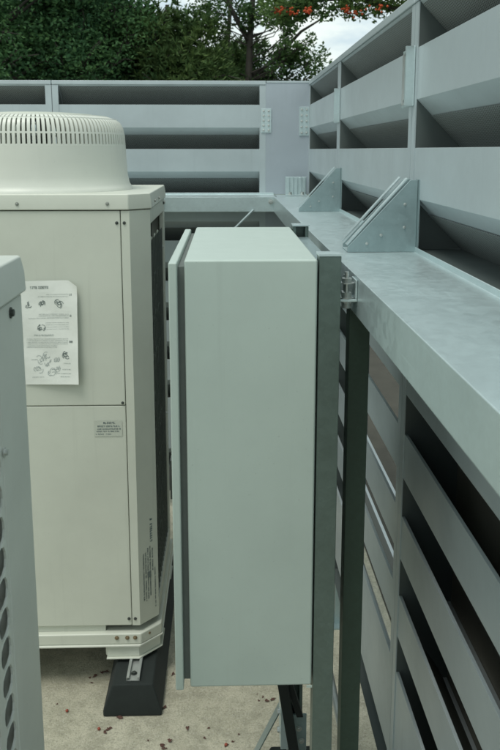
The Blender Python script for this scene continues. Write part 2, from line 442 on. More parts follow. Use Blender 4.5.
    pts3 = [(-Wd+.070,-.018),(-.066,-.018),(.014,.060),(.014,D+.01),(-Wd-.014,D+.01),(-Wd-.014,.060)]
    MB().prism(pts3, .180, .1875).build('tray_lip', CREAM2, tray, bevel=.002)
    MB().prism([(-Wd+.07,.012),(-.20,.012),(-.20,.12),(-.03,.20),(-.01,.22),(-.01,D-.01),(-Wd+.01,D-.01),(-Wd+.01,.08)], .2325,.2595).build('plinth', CREAM, t)
    s = MB()
    for x in (-.155,-.115,-.085): s.bolt((x,-.012,.216),(0,-1,0),.0055,.004)
    s.bolt((-.035,.019,.216),(.7,-.7,0),.005,.004)
    s.build('tray_bolt', plain('rusty_bolt',(.22,.17,.10),.6,.4,0,.5,80), tray)
    # mounting brackets
    for sg in (0,1):
        for yf, s2 in ((0,1),(D,-1)):
            mx = (lambda x: x) if sg == 0 else (lambda x: -Wd-x)
            fp = [(-.19,-.006),(-.072,-.006),(.004,.070)]
            out = [(mx(a), yf+s2*c) for a,c in fp]
            inn = [(mx(a-.012), yf+s2*(c+.014)) for a,c in fp[::-1]]
            q = MB().prism(out+inn, .1335, .1795)
            q.prism([(mx(a),yf+s2*c) for a,c in ((-.196,-.016),(-.070,-.016),(.012,.066),(.012,.18),(-.196,.18))], .1275,.133)
            br = q.build('mounting_bracket', CREAM, t, bevel=.0015)
            h = MB().bolt((mx(-.118),yf+s2*.05,.133),(0,0,1),.011,.012).build('anchor_bolt', BOLT, br)
    return t, up, lo, corner

unit, upP, loP, cornP = outdoor_unit('outdoor_unit', 'cream outdoor air conditioning unit with round fan guard and paper sheet on its front', (-.2685,2.80,0))
near, *_ = outdoor_unit('outdoor_unit', 'nearest cream outdoor unit cut off by the left picture edge, its coil guard side showing', (-.3068,.452,-.004), True)

# printed labels: strokes standing a hair proud of the panel
def glyph_row(mb, u0, u1, v, hgt, rnd, dens=1.0):
    """a run of small letter-like strokes between u0 and u1"""
    out = []; u = u0
    while u < u1-hgt*.4:
        wd = hgt*rnd.uniform(.45,.75)
        if rnd.random() < .14: u += hgt*.5; continue
        k = rnd.randrange(4)
        st = hgt*.2*dens
        if k in (0,2): out.append((u,u+st,v,v+hgt))
        if k in (1,2): out.append((u+wd-st,u+wd,v,v+hgt))
        if k in (0,3): out.append((u,u+wd,v,v+st))
        if k in (1,3): out.append((u,u+wd,v+hgt-st,v+hgt))
        if k == 3: out.append((u+wd*.4,u+wd*.4+st,v,v+hgt))
        if k == 2: out.append((u,u+wd,v+hgt*.45,v+hgt*.45+st))
        u += wd+hgt*.22
    return out
rn = random.Random(3)
# sticker on the lower panel
lab = MB().add([(-.214,-.0006,1.020),(-.112,-.0006,1.020),(-.112,-.0006,1.080),(-.214,-.0006,1.080)],[(0,1,2,3)]).build('caution_sticker', STICK, loP)
q = MB()
for (a,b_,v,h_) in ((-.180,-.135,1.068,.0075),(-.205,-.116,1.056,.0062),(-.205,-.118,1.046,.0050),(-.205,-.122,1.037,.0048),(-.208,-.150,1.027,.0045)):
    for (u0,u1,v0,v1) in glyph_row(q,a,b_,v,h_,rn,1.3): q.add([(u0,-.0012,v0),(u1,-.0012,v0),(u1,-.0012,v1),(u0,-.0012,v1)],[(0,1,2,3)])
q.build('printed_text', INKB, lab)
# vertical print on the chamfered corner: text turned sideways
q = MB(); q2 = MB(); dvx = Vector((.7071,.7071,0)); org = Vector((-.066,0,0)); dvx = Vector((.066,.07,0)).normalized(); nn = Vector((.07,-.066,0)).normalized()*.0007
def onch(s_, z): return org+dvx*s_+nn+Vector((0,0,z))
for (row,z0,z1,h_,mb) in ((.070,.575,.675,.011,q2),(.072,.46,.555,.006,q),(.060,.36,.565,.006,q),(.049,.35,.56,.006,q),(.038,.345,.55,.006,q),(.027,.35,.545,.006,q),(.083,.30,.47,.005,q)):
    for (u0,u1,v0,v1) in glyph_row(mb,z0,z1,0,h_,rn,1.7):
        mb.add([tuple(onch(row-v0,u0)),tuple(onch(row-v1,u0)),tuple(onch(row-v1,u1)),tuple(onch(row-v0,u1))],[(0,1,2,3)])
q3 = MB(); nn = nn*2
q3.add([tuple(onch(a,z)) for a,z in ((.042,.438),(.060,.438),(.060,.462),(.042,.462))],[(0,1,2,3)])
q.build('printed_text', INKM, cornP); q2.build('printed_heading', INKB, cornP); q3.build('printed_mark', INK, cornP)

# instruction sheet taped to the front of the unit
sx0, sx1, sz0, sz1 = -.722, -.522, H-.826, H-.449
def sheet(u, v):                                   # u 0..1 left-right, v 0..1 bottom-top
    x = sx0+(sx1-sx0)*u-.010*(1-v)*u*.6; z = sz0+(sz1-sz0)*v-.004*(1-u)
    y = 2.80-.0035-.020*(u**2.5)*(1-v*.55)-.004*math.sin(v*7+u*3)**2-.010*max(0,.12-v)*(1 if u>.2 else u/.2)
    if u+v > 1.86: y -= (u+v-1.86)*.10
    return Vector((x,y,z))
sh = MB(); NU, NV = 20, 34; vsn = []; fs = []
for j in range(NV+1):
    for i in range(NU+1):
        u, v = i/NU, j/NV
        if v > .93 and u > .80: v = min(v, .93+(1-u)/.2*.07+.015)
        vsn.append(tuple(sheet(u,v)))
for j in range(NV):
    for i in range(NU): fs.append((j*(NU+1)+i, j*(NU+1)+i+1, (j+1)*(NU+1)+i+1, (j+1)*(NU+1)+i))
sh.add(vsn, fs)
st = sh.build('instruction_sheet', PAPER, None, smooth=True)
tag(st, 'white printed instruction sheet with small drawings taped to the cream unit', 'paper sheet')
q = MB(); ql = MB()
def onsheet(mb, u0,u1,v0,v1):
    n = max(1,int((u1-u0)/.1)); vsn = []
    for k in range(n+1):
        uu = u0+(u1-u0)*k/n
        for vv in (v0,v1): p = sheet(uu,vv); vsn.append((p.x,p.y-.0007,p.z))
    mb.add(vsn, [(2*k,2*k+2,2*k+3,2*k+1) for k in range(n)])
def line(mb, u0, u1, v, h_, dens=1.):
    for (a,b_,c,d) in glyph_row(mb,u0,u1,v,h_,rn,dens): onsheet(mb,a,b_,c,d)
line(q,.17,.50,.925,.024,1.5)
line(q,.86,.90,.855,.02,1.5); line(q,.86,.90,.655,.02,1.5); line(q,.84,.90,.405,.02,1.5)
for v in (.865,.845): line(ql,.30 if v<.86 else .45,.84,v,.0085)
for v in (.675,.66,.64): line(ql,.12 if v<.65 else .3,.84,v,.009)
for v in (.44,.425,.408,.392): line(ql,.06,.82,v,.0085)
for v in (.375,.36): line(ql,.06,.62,v,.008)
for v in (.595,.575,.555,.535): line(ql,.42,.84,v,.007)
line(ql,.20,.56,.472,.016,1.3)
def sketch(mb, uc, vc, s_, n):                   # little line drawings made of arcs and strokes
    for k in range(n):
        a = rn.uniform(0,6.28); ru = s_*rn.uniform(.2,1); t0 = rn.uniform(0,6.28)
        cu, cv = uc+rn.uniform(-.4,.4)*s_, vc+rn.uniform(-.4,.4)*s_*.5
        for i in range(7):
            t1 = t0+i*.35
            u, v = cu+math.cos(t1)*ru*.5, cv+math.sin(t1)*ru*.28
            onsheet(mb,u-.006,u+.006,v-.0035,v+.0035)
sketch(q,.12,.775,.08,7); sketch(q,.38,.775,.09,9); sketch(q,.66,.785,.11,11)
sketch(q,.33,.555,.12,9); sketch(q,.76,.285,.11,11)
for (a,b_) in ((.3,.25),(.45,.2),(.6,.25),(.5,.12),(.4,.28),(.25,.16),(.62,.15)): sketch(ql,a,b_,.12,6)
for (v,a,b_) in ((.20,.72,.86),(.14,.70,.86),(.10,.66,.86),(.07,.66,.84),(.24,.12,.25),(.07,.14,.36)): line(ql,a,b_,v,.010)
q.build('printed_text', INK, st); ql.build('faint_print', INKL, st)

# ------------------------------------------------------------------ rubber support feet
def rubber_foot(label, xc, y0, y1, top=.112, wb=.215, wt=.150):
    t = thing('rubber_foot', label, 'support foot', (xc,(y0+y1)/2,0)); L = (y1-y0)/2
    hb, ht = wb/2, wt/2; e = .028
    v = [(-hb,-L,0),(hb,-L,0),(hb,L,0),(-hb,L,0),(-hb,-L,.022),(hb,-L,.022),(hb,L,.022),(-hb,L,.022),
         (-ht,-L+e,top),(ht,-L+e,top),(ht,L-e,top),(-ht,L-e,top)]
    f = [(3,2,1,0),(0,1,5,4),(1,2,6,5),(2,3,7,6),(3,0,4,7),(4,5,9,8),(5,6,10,9),(6,7,11,10),(7,4,8,11),(8,9,10,11)]
    MB().add(v,f).build('rubber_block', RUBBER, t, bevel=.006)
    a = MB(); a.box(-.024,-.021,-L+.045,L-.045,top+.001,top+.016).box(.021,.024,-L+.045,L-.045,top+.001,top+.016).box(-.0208,.0208,-L+.045,L-.045,top+.001,top+.0035)
    a.box(-.0208,-.014,-L+.045,L-.045,top+.0135,top+.016).box(.014,.0208,-L+.045,L-.045,top+.0135,top+.016)
    ch = a.build('channel', ALU, t)
    b = MB()
    yy = -L+.085
    while yy < L-.05: b.bolt((0,yy,top+.0035),(0,0,1),.008,.006); yy += .17
    b.build('channel_bolt', DARKB, ch)
    return t
rubber_foot('black rubber foot with metal channel under the front corner of the paper-bearing unit', -.352, 2.63, 3.75)
rubber_foot('black rubber foot under the far left side of the paper-bearing unit', -1.09, 2.63, 3.75)
rubber_foot('black rubber foot under the coil guard side of the nearest unit', -.395, .28, 1.40, .108)
rubber_foot('black rubber foot under the far left side of the nearest unit', -1.13, .28, 1.40, .108)

# ------------------------------------------------------------------ grey cabinet on its strut frame
zt, zb = H-.199, H-1.075
cab = thing('electrical_cabinet', 'tall pale grey metal cabinet mounted on galvanised struts in the foreground', 'cabinet', (.05,1.78,zb))
def rel(m, t):                                   # move world-space points of a builder into the frame of thing t
    L = t.location; m.v = [(a-L.x,b-L.y,c-L.z) for a,b,c in m.v]; m.bolts = [(p-L,d,r,h) for p,d,r,h in m.bolts]; return m
body = rel(MB().box(-.0765,.1705,1.46,2.10,zb,zt), cab).build('body', GREY, cab, bevel=.0045, seg=3)
rel(MB().box(-.0891,-.0767,1.472,2.078,zb+.012,zt-.014), cab).build('gasket', SEAL, body)
door = rel(MB().box(-.1055,-.0893,1.453,2.088,zb-.001,zt-.004), cab).build('door', GREY, cab, bevel=.003, seg=3)
rel(MB().box(-.1115,-.1056,1.49,1.52,H-.68,H-.60), cab).build('latch', DARKB, door)
rel(MB().box(.160,.1715,1.4585,1.4598,zb-.004,zb+.001), cab).build('drain_lip', GREY, body)

def strut(m, p0, p1, w_=.041, d_=.041, axis='z', th=.0025, open_='y+'):
    """C-channel with in-turned lips; (x0,y0) corner p0, from z p0[2] to p1"""
    x0,y0 = p0[0],p0[1]; x1,y1 = x0+w_,y0+d_; lip = .009
    if open_ == 'y+': pts = [(x0+lip,y1-th),(x0,y1-th)]
    poly = {'y+':[(x0+lip,y1),(x0,y1),(x0,y0),(x1,y0),(x1,y1),(x1-lip,y1)],
            'y-':[(x1-lip,y0),(x1,y0),(x1,y1),(x0,y1),(x0,y0),(x0+lip,y0)]}[open_]
    m.strip(poly, th, p0[2], p1, 'z'); return m
fr = thing('strut_frame', 'galvanised strut frame standing behind the grey cabinet and carrying it', 'support frame', (.19,1.78,.0))
def loc(m): return rel(m, fr)
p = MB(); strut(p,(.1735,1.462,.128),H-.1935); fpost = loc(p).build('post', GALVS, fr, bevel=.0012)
c = MB().box(.1725,.2165,1.461,1.507,H-.1933,H-.1895); loc(c).build('end_plate', GALV, fpost)
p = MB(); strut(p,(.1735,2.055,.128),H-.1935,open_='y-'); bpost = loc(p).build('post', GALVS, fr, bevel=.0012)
c = MB().box(.1725,.2165,2.052,2.098,H-.1933,H-.1895); loc(c).build('end_plate', GALV, bpost)
for zz in (H-.262,H-.98):
    r_ = MB(); y0_, y1_ = 1.5045, 2.0535
    r_.strip([(.2125-.009,zz),(.2125,zz),(.2125,zz+.041),(.1735,zz+.041),(.1735,zz),(.1735+.009,zz)],.0025,y0_,y1_,'y')
    rail = loc(r_).build('cross_rail', GALVD, fr)
    b = MB()
    for yy in (1.60,1.75,1.90,2.0): b.bolt((.2126,yy,zz+.02),(1,0,0),.008,.007)
    b = loc(b).build('rail_bolt', DARKB, rail)
b = MB(); b.box(.150,.1733,2.02,2.10,.36,.50).bolt((.15,2.05,.40),(-1,0,0),.008,.007).bolt((.15,2.05,.46),(-1,0,0),.008,.007)
loc(b).build('brace_plate', GALV, fr)
# raking brace from the rear post out to the slab
b = MB(); b.add([(.172,2.05,.50),(.172,2.09,.50),(.08,2.42,.001),(.08,2.38,.001),(.168,2.05,.50),(.168,2.09,.50),(.076,2.42,.001),(.076,2.38,.001)],
      [(0,1,2,3),(7,6,5,4),(0,4,5,1),(1,5,6,2),(2,6,7,3),(3,7,4,0)])
loc(b).build('raking_brace', GALVD, fr)
ft = rubber_foot('black rubber foot beneath the struts of the grey cabinet', .215, 1.25, 2.36)
BLK = plain('black_steel', (.012,.017,.016), .6, .2)
m = MB().prism([(.079,H-1.078),(.110,H-1.078),(.240,.120),(.214,.120)], 1.94, 1.962, 'y'); loc(m).build('slanting_brace', BLK, fr, bevel=.0015)
m = MB().prism([(.118,H-1.30),(.136,H-1.30),(.208,H-1.545),(.190,H-1.545)], 1.9635, 1.985, 'y'); loc(m).build('slanting_brace', BLK, fr, bevel=.0015)
m = MB().box(.176,.226,2.046,2.0515,H-1.80,H-1.60).bolt((.204,2.046,H-1.645),(0,-1,0),.006,.005).bolt((.212,2.046,H-1.685),(0,-1,0),.006,.005); loc(m).build('joint_plate', GALVD, fr)

# ------------------------------------------------------------------ louvred screens
def louvre_panel(name, label, loc_, rz, L, ztop, zbot, tops, face=.118, dep=.125, topcap=True, lastface=None, group='louvred screen panels', rear=False):
    """local x along the screen, y into it, z relative to eye height"""
    t = thing(name, label, 'louvre panel', loc_, rz, group)
    wf = .034; g = .0015
    z0, z1 = H+zbot, H+ztop
    for (a,b_,inx) in ((g,wf,0),(L-wf,L-g,1)):
        f = MB().prism([(a,-.003),(b_,-.003),(b_,0),(a+.003,0),(a+.003,.142),(a,.142)] if inx == 0 else
                       [(b_,-.003),(a,-.003),(a,0),(b_-.003,0),(b_-.003,.142),(b_,.142)], z0, z1-.022)
        fo = f.build('frame_stile', FENCE, t)
        sp = MB()
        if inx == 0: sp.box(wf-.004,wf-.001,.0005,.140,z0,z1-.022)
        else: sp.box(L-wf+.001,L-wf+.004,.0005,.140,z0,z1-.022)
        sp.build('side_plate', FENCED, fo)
    if topcap:
        MB().box(g,L-g,-.006,.150,z1-.0205,z1).build('top_rail', FENCE, t, bevel=.002)
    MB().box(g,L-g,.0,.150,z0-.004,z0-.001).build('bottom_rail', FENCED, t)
    if rear: MB().box(g+.004,L-g-.004,.1385,.1412,z0,z1-.004).build('gap_shade_sheet', REAR, t)  # sheet added so the gaps between blades read as dark shade
    def blade(zt_, fh, lip, s0=.034):
        x0, x1 = wf-.0005, L-wf+.0005
        prof = [(0,zt_),(0,zt_-fh),(dep,zt_-fh-dep)]
        if lip: prof = [(.009,zt_-.003),(.008,zt_),(0,zt_),(0,zt_-fh),(dep,zt_-fh-dep),(dep+.012,zt_-fh-dep)]
        m = MB().strip(prof, .0022, x0, x1, 'x')
        o = m.build('blade', FENCE, t, bevel=.0008, seg=1)
        q_ = MB()
        a = (s0, zt_-fh-s0-.004); b_ = (dep-.002, zt_-fh-dep-.002)
        q_.strip([a,b_], .0012, x0+.006, x1-.006, 'x')
        q_.build('perforated_liner', PERF, o)
        if lip:                                              # dark absorber bulging over the sloping leaf
            pr = [(.004,zt_-fh+.012)]+[(dep*k/8, zt_-fh-dep*k/8+.006+.030*math.sin(math.pi*k/8)) for k in range(1,8)]+[(dep,zt_-fh-dep+.004)]
            q_ = MB().strip(pr[::-1], .001, x0+.004, x1-.004, 'x'); q_.build('absorber_infill', ABSORB, o, smooth=True)
    if topcap: blade(z1-.021, .0008, False, .004)
    for i,zt_ in enumerate(tops):
        blade(H+zt_, lastface if (lastface and i == len(tops)-1) else face, True)
    return t
UP = [.235,.005]; LOW = [-.262,-.484,-.706,-.928,-1.15,-1.372]
W = .45; RZ = -math.pi/2
Yc, Y2, Y3, Y4 = 4.338, 3.212, 1.945, .675
louvre_panel('louvre_panel', 'upper louvre panel in the corner, smallest of the right-hand row', (W,Yc,0), RZ, Yc-Y2, .358,-.236, UP)
louvre_panel('louvre_panel', 'upper louvre panel between the two triangular gussets on the ledge', (W,Y2,0), RZ, Y2-Y3, .358,-.236, UP)
louvre_panel('louvre_panel', 'largest upper louvre panel, above the near ledge at the right picture edge', (W,Y3,0), RZ, Y3-Y4, .358,-.236, UP)
louvre_panel('louvre_panel', 'farthest lower louvre panel glimpsed between the struts under the right ledge', (W,Yc-.002,0), RZ, Yc-Y2-.002, -.245,-1.78, LOW, topcap=False, lastface=.30)
louvre_panel('louvre_panel', 'lower louvre panel just right of the dark post under the ledge', (W,Y2,0), RZ, Y2-Y3, -.245,-1.78, LOW, topcap=False, lastface=.30)
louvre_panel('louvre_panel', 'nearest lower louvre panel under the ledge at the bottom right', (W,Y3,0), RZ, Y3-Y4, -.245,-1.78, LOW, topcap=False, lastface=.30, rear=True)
XL, XM, XR = -2.1, -.905, .218
louvre_panel('louvre_panel', 'upper rear louvre panel behind the fan guard at the left picture edge', (XL,Yc,0), 0, XM-XL, .358,-.236, UP)
louvre_panel('louvre_panel', 'upper rear louvre panel behind the grey cabinet, below the trees', (XM,Yc,0), 0, XR-XM, .358,-.236, UP)
louvre_panel('louvre_panel', 'lower rear louvre panel hidden behind the cream unit', (XL,Yc,0), 0, XM-XL, -.245,-1.78, LOW, topcap=False, lastface=.30)
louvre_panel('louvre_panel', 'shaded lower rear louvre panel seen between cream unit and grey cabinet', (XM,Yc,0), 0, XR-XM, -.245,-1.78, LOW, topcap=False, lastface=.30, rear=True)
# plain closing panel in the corner
cp = thing('corner_infill_panel', 'plain flat grey metal panel closing the corner between the louvre rows', 'infill panel', (XR,Yc,0))
q = MB().box(-.0035,W-XR-.001,-.0022,.003,H-.236,H+.348); q.build('sheet', FENCEB, cp)
q = MB().box(.002,W-XR-.004,-.005,.02,H+.3485,H+.358); q.build('cap', FENCE, cp)
MB().box(-.0035,W-XR-.001,-.0022,.003,H-1.78,H-.24).build('lower_sheet', FENCEB, cp)

# ledge beams: galvanised channels
rb = thing('ledge_beam', 'wide galvanised ledge beam running along the right-hand louvre screen', 'beam', (.25,2.2,H-.237))
def rl(m): return rel(m, rb)
q = MB().strip([(.27,H-.3135),(.25,H-.3135),(.25,H-.237),(.446,H-.237),(.446,H-.225)][::-1], .003, .15, 4.134, 'y')
rl(q).build('channel', GALV, rb, bevel=.002)
q = MB().box(.2665,.434,4.1345,4.331,H-.2401,H-.2371); rl(q).build('corner_plate', GALV, rb)
bb = thing('ledge_beam', 'narrow-looking galvanised ledge beam along the rear louvre screen', 'beam', (-.9,4.14,H-.237))
q = MB().strip([(4.156,H-.3135),(4.136,H-.3135),(4.136,H-.237),(4.334,H-.237),(4.334,H-.226)][::-1], .003, -2.1, .262, 'x')
rel(q,bb).build('channel', GALV, bb, bevel=.002)
q = MB().box(.255,.330,4.128,4.1335,H-.312,H-.238)
rel(q,bb).build('joint_plate', GALVD, bb)
b = MB()
for x in (-.32,.235): b.bolt((x,4.136,H-.262),(0,-1,0),.009,.008)
rel(b,bb).build('beam_bolt', BOLT, bb)

br_ = MB().tube([(.145,4.10,H-.30),(.04,4.12,H-.405),(-.12,4.14,H-.56)],.006,8)
tag(br_.build('brace_rod', GALV, None, smooth=True), 'thin diagonal steel rod under the rear ledge beam, just above the cabinet top', 'rod')
# triangular gussets
def gusset(label, plates, x0=.287, x1=.448, hgt=.168):
    t = thing('gusset_bracket', label, 'bracket', (x0,plates[0],H-.2365), 0, 'triangular gussets on the right ledge')
    for k,y in enumerate(plates):
        m = MB().prism([(0,0.0),(x1-x0,0.0),(x1-x0,hgt),(x1-x0-.018,hgt),(0,.012)], y-plates[0], y-plates[0]+.004, 'y')
        o = m.build('plate', GALVD, t, bevel=.001)
        fl = MB().strip([(0.0,.0155),(x1-x0-.022,hgt+.0025)], .003, y-plates[0]+.0045, y-plates[0]+.026,'y')
        fl.build('folded_edge', GALV, o)
        MB().box(x1-x0+.0005,x1-x0+.0035,y-plates[0]-.012,y-plates[0]+.022,0,hgt+.001).build('flange', GALVD, o)
        b = MB()
        for (dx,dz) in ((.045,.020),(.132,.058),(.132,.112),(.078,.040)): b.bolt((dx,y-plates[0],dz),(0,-1,0),.0024,.002)
        b.build('rivet', BOLT, o)
    m = MB().box(.0,x1-x0-.03,.005,plates[-1]-plates[0]-.001 if len(plates)>1 else .035,.0012,.004); m.build('foot_plate', GALV, t)
    return t
gusset('double galvanised gusset bracket on the ledge, largest and nearest', (1.862,1.938))
gusset('single small galvanised gusset bracket on the ledge near the corner', (3.12,))

# splice plates across joints
def splice(label, loc_, rz, w_, h_, rows, cols, groove=False):
    t = thing('splice_plate', label, 'joint plate', loc_, rz, 'galvanised joint plates on the screens')
    MB().box(-w_/2,w_/2,-.0035,0,-h_/2,h_/2).build('plate', GALV, t, bevel=.001)
    if groove:
        MB().box(-w_*.42,w_*.02,-.0065,-.0036,-h_*.46,h_*.44).build('slot_cover', ALU, t, bevel=.001)
        MB().box(w_*.40,w_*.49,-.022,-.0036,-h_/2,h_/2).build('return_lip', GALV, t)
    b = MB()
    for i in range(rows):
        for j in range(cols):
            b.bolt(((j-(cols-1)/2)*w_*.5,-.0036 if not groove else -.0066,(i-(rows-1)/2)*h_*.8/max(1,rows-1)),(0,-1,0),.0042,.004)
    b.build('rivet', BOLT if not groove else DARKB, t)
    return t
splice('tall slotted joint plate high on the nearest louvre joint', (W-.0035,1.985,H+.171), RZ, .120,.136,2,1,True)
splice('slotted joint plate on the middle louvre joint at upper right', (W-.0035,3.235,H+.170), RZ, .120,.130,2,1,True)
splice('perforated joint plate on the left edge of the plain corner panel', (.219,Yc-.0035,H+.153), 0, .055,.125,5,2)
splice('perforated joint plate on the right edge of the plain corner panel', (.421,Yc-.0035,H+.150), 0, .052,.150,5,2)
splice('rear joint plate just above the fan guard', (-.905,Yc-.0035,H+.12), 0, .05,.09,3,2)
cs = thing('corner_bracket', 'ribbed galvanised angle bracket standing on the ledge in the corner', 'bracket', (.375,4.27,H-.2365))
q = MB()
for k in range(5): q.box(-.052+k*.0215,-.052+k*.0215+.018,-.006,.0,.001,.094)
q.box(-.056,.056,.0005,.006,.001,.097).box(-.056,.056,-.06,-.0065,.001,.0045)
q.build('angle_plate', GALV, cs, bevel=.001)
b = MB().bolt((-.032,-.03,.0045),(0,0,1),.009,.012).bolt((.032,-.03,.0045),(0,0,1),.009,.012); b.build('bracket_bolt', BOLT, cs)

# upright darkened for the shade under the ledge, clamp and low fittings
dp = thing('support_post', 'shade-darkened steel post holding up the ledge beam beside the cabinet strut', 'post', (.278,1.64,0))
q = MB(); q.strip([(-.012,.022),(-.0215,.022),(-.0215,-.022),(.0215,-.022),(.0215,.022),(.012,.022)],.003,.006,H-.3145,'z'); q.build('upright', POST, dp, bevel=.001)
MB().box(-.06,.06,-.06,.06,0,.0058).build('base_plate', GALVD, dp)
for k,y in enumerate((3.215,1.945)):
    o = thing('screen_leg', ('far' if k == 0 else 'near')+' galvanised leg carrying the bottom of the right-hand louvre screen', 'leg', (.50,y,0))
    MB().box(-.03,.03,-.03,.03,.006,H-1.785).build('upright', GALVD, o); MB().box(-.07,.07,-.07,.07,0,.0058).build('base_plate', GALVD, o)
for k,x in enumerate((-2.0,-.905,.33)):
    o = thing('screen_leg', ('galvanised leg under the rear louvre screen at its left end','galvanised leg under the middle of the rear louvre screen','galvanised leg under the plain corner panel')[k], 'leg', (x,Yc+.06,0))
    MB().box(-.03,.03,-.03,.03,.006,H-1.785).build('upright', GALVD, o); MB().box(-.07,.07,-.07,.07,0,.0058).build('base_plate', GALVD, o)
cl_ = thing('beam_clamp', 'small galvanised clamp bolting the cabinet strut to the ledge beam', 'clamp', (.231,1.50,H-.262))
MB().box(-.014,.0185,-.014,.034,-.022,-.017).box(.0145,.0185,-.014,.034,-.0165,.02).build('angle', GALV, cl_, bevel=.001)
q = MB().tube([(.0,.0,-.034),(.0,.0,.034)],.0045,10); q.build('threaded_rod', BOLT, cl_, smooth=True)
MB().tube([(.0,.02,-.03),(.0,.02,.026)],.004,10).build('threaded_rod', BOLT, cl_, smooth=True)
q = MB().bolt((0,0,-.0165),(0,0,1),.010,.010).bolt((0,0,.012),(0,0,1),.010,.009).bolt((.0,.02,-.0165),(0,0,1),.008,.009).bolt((.0,0,-.0225),(0,0,-1),.010,.012)
q.build('nut', BOLT, cl_)
q = MB().bolt((-.0188,.010,.0),(-1,0,0),.008,.006); 
uc = thing('pipe_clip', 'small galvanised clip at the foot of the near louvre joint', 'clip', (.425,1.80,H-1.56))
MB().box(-.012,.012,-.012,-.008,-.03,.02).box(-.012,-.009,-.0078,.024,-.03,.02).box(.009,.012,-.0078,.024,-.03,.014).build('clip_body', GALV, uc)
MB().bolt((0,-.012,.004),(0,-1,0),.006,.006).build('clip_bolt', BOLT, uc)
rr = MB().tube([(.355,1.2,H-1.79),(.355,4.2,H-1.79)],.012,12)
tag(rr.build('conduit', ALU, None, smooth=True), 'thin metal conduit running low along the foot of the right screen', 'conduit')

# ------------------------------------------------------------------ fallen leaves and berries on the slab
rl_ = random.Random(11)
def scrap(x, y, s_, mat, name, lab, cat, grp):
    m = MB(); n = 9; vsn = [(0,0,.35*s_)]
    a0 = rl_.uniform(0,6.28)
    for k in range(n):
        a = a0+2*math.pi*k/n; r = s_*rl_.uniform(.45,1.15)*(1.35 if k in (0,4) else .8)
        vsn.append((r*math.cos(a), r*math.sin(a), s_*rl_.uniform(.05,.55)))
    m.add(vsn, [(0,1+k,1+(k+1)%n) for k in range(n)])
    o = m.build(name, mat); o.location = (x,y,.001); tag(o, lab, cat, grp); return o
def berry(x, y, r):
    prof = [(.0003,0),(r*.6,r*.2),(r*.95,r*.7),(r,r),(r*.9,r*1.45),(r*.5,r*1.85),(.0003,r*1.9)]
    o = MB().lathe(prof,0,0,12).build('fallen_berry', REDB, None, smooth=True); o.location = (x,y,0)
    return tag(o, 'small red berry fallen on the gritty concrete', 'berry', 'red berries on the concrete')
DL = [(-0.411,2.598,0.012),(-0.370,2.618,0.010),(-0.235,2.673,0.011),(-0.135,2.580,0.012),(-0.212,2.497,0.012),(-0.008,2.467,0.009),(0.160,2.721,0.014),(-0.502,2.866,0.012),(-0.546,2.819,0.010),(-0.229,2.920,0.012),(-0.233,2.857,0.009),(0.031,2.505,0.008),(-0.434,2.579,0.009),(-0.293,2.534,0.007),(-0.065,2.527,0.006),(-0.636,2.729,0.006),(0.129,2.711,0.006)]
for (x,y,s_) in DL:
    for k in range(rl_.choice((1,2,3))):
        scrap(x+rl_.uniform(-.022,.022), y+rl_.uniform(-.035,.035), s_*rl_.uniform(.6,1.1), DRY, 'leaf_scrap', 'dry brown leaf scrap on the gritty concrete', 'leaf', 'leaf scraps on the concrete')
for (x,y) in [(-0.597,2.662),(-0.464,2.564),(-0.008,2.472)]: berry(x,y,.0058)

# ------------------------------------------------------------------ trees beyond the screens
def leafmesh(centres, nper, spread, size, rnd, aspect=.55, droop=.3, cut=None):
    vsn = []; fs = []
    for (cx,cy,cz,r) in centres:
        for _ in range(int(nper*(r/.3)**2)):
            # points concentrated towards the clump's shell
            d = Vector((rnd.gauss(0,1),rnd.gauss(0,1),rnd.gauss(0,.8))).normalized()*r*(rnd.random()**.45)*spread
            p = Vector((cx,cy,cz))+d
            if cut and cut(p): continue
            u = Vector((rnd.gauss(0,1),rnd.gauss(0,1),rnd.gauss(-droop,.6))).normalized()
            v = u.cross(Vector((rnd.gauss(0,1),rnd.gauss(0,1),rnd.gauss(0,1)))).normalized()
            n = u.cross(v); L = size*rnd.uniform(.65,1.3); w_ = L*aspect*.5
            b = len(vsn)
            vsn += [tuple(p-u*L*.5), tuple(p+v*w_+n*L*.08-u*L*.05), tuple(p+u*L*.5-n*L*.1), tuple(p-v*w_+n*L*.08-u*L*.05)]
            fs.append((b,b+1,b+2,b+3))
    return vsn, fs
def needles(centres, n, length, rnd, wid=.010):
    vsn = []; fs = []
    for (cx,cy,cz,r) in centres:
        for _ in range(int(n*(r/.3)**2)):
            d = Vector((rnd.gauss(0,1),rnd.gauss(0,1),rnd.gauss(0,.55))).normalized()*r*(rnd.random()**.5)
            p = Vector((cx,cy,cz))+d; ax = (d.normalized()+Vector((0,0,.5))).normalized()
            for k in range(9):
                u = (ax*1.0+Vector((rnd.gauss(0,.65),rnd.gauss(0,.65),rnd.gauss(0,.65)))).normalized(); L = length*rnd.uniform(.7,1.2)
                v = u.cross(Vector((rnd.gauss(0,1),rnd.gauss(0,1),rnd.gauss(0,1)))).normalized()*wid
                b = len(vsn); vsn += [tuple(p-v),tuple(p+v),tuple(p+u*L+v*.3),tuple(p+u*L-v*.3)]; fs.append((b,b+1,b+2,b+3))
    return vsn, fs
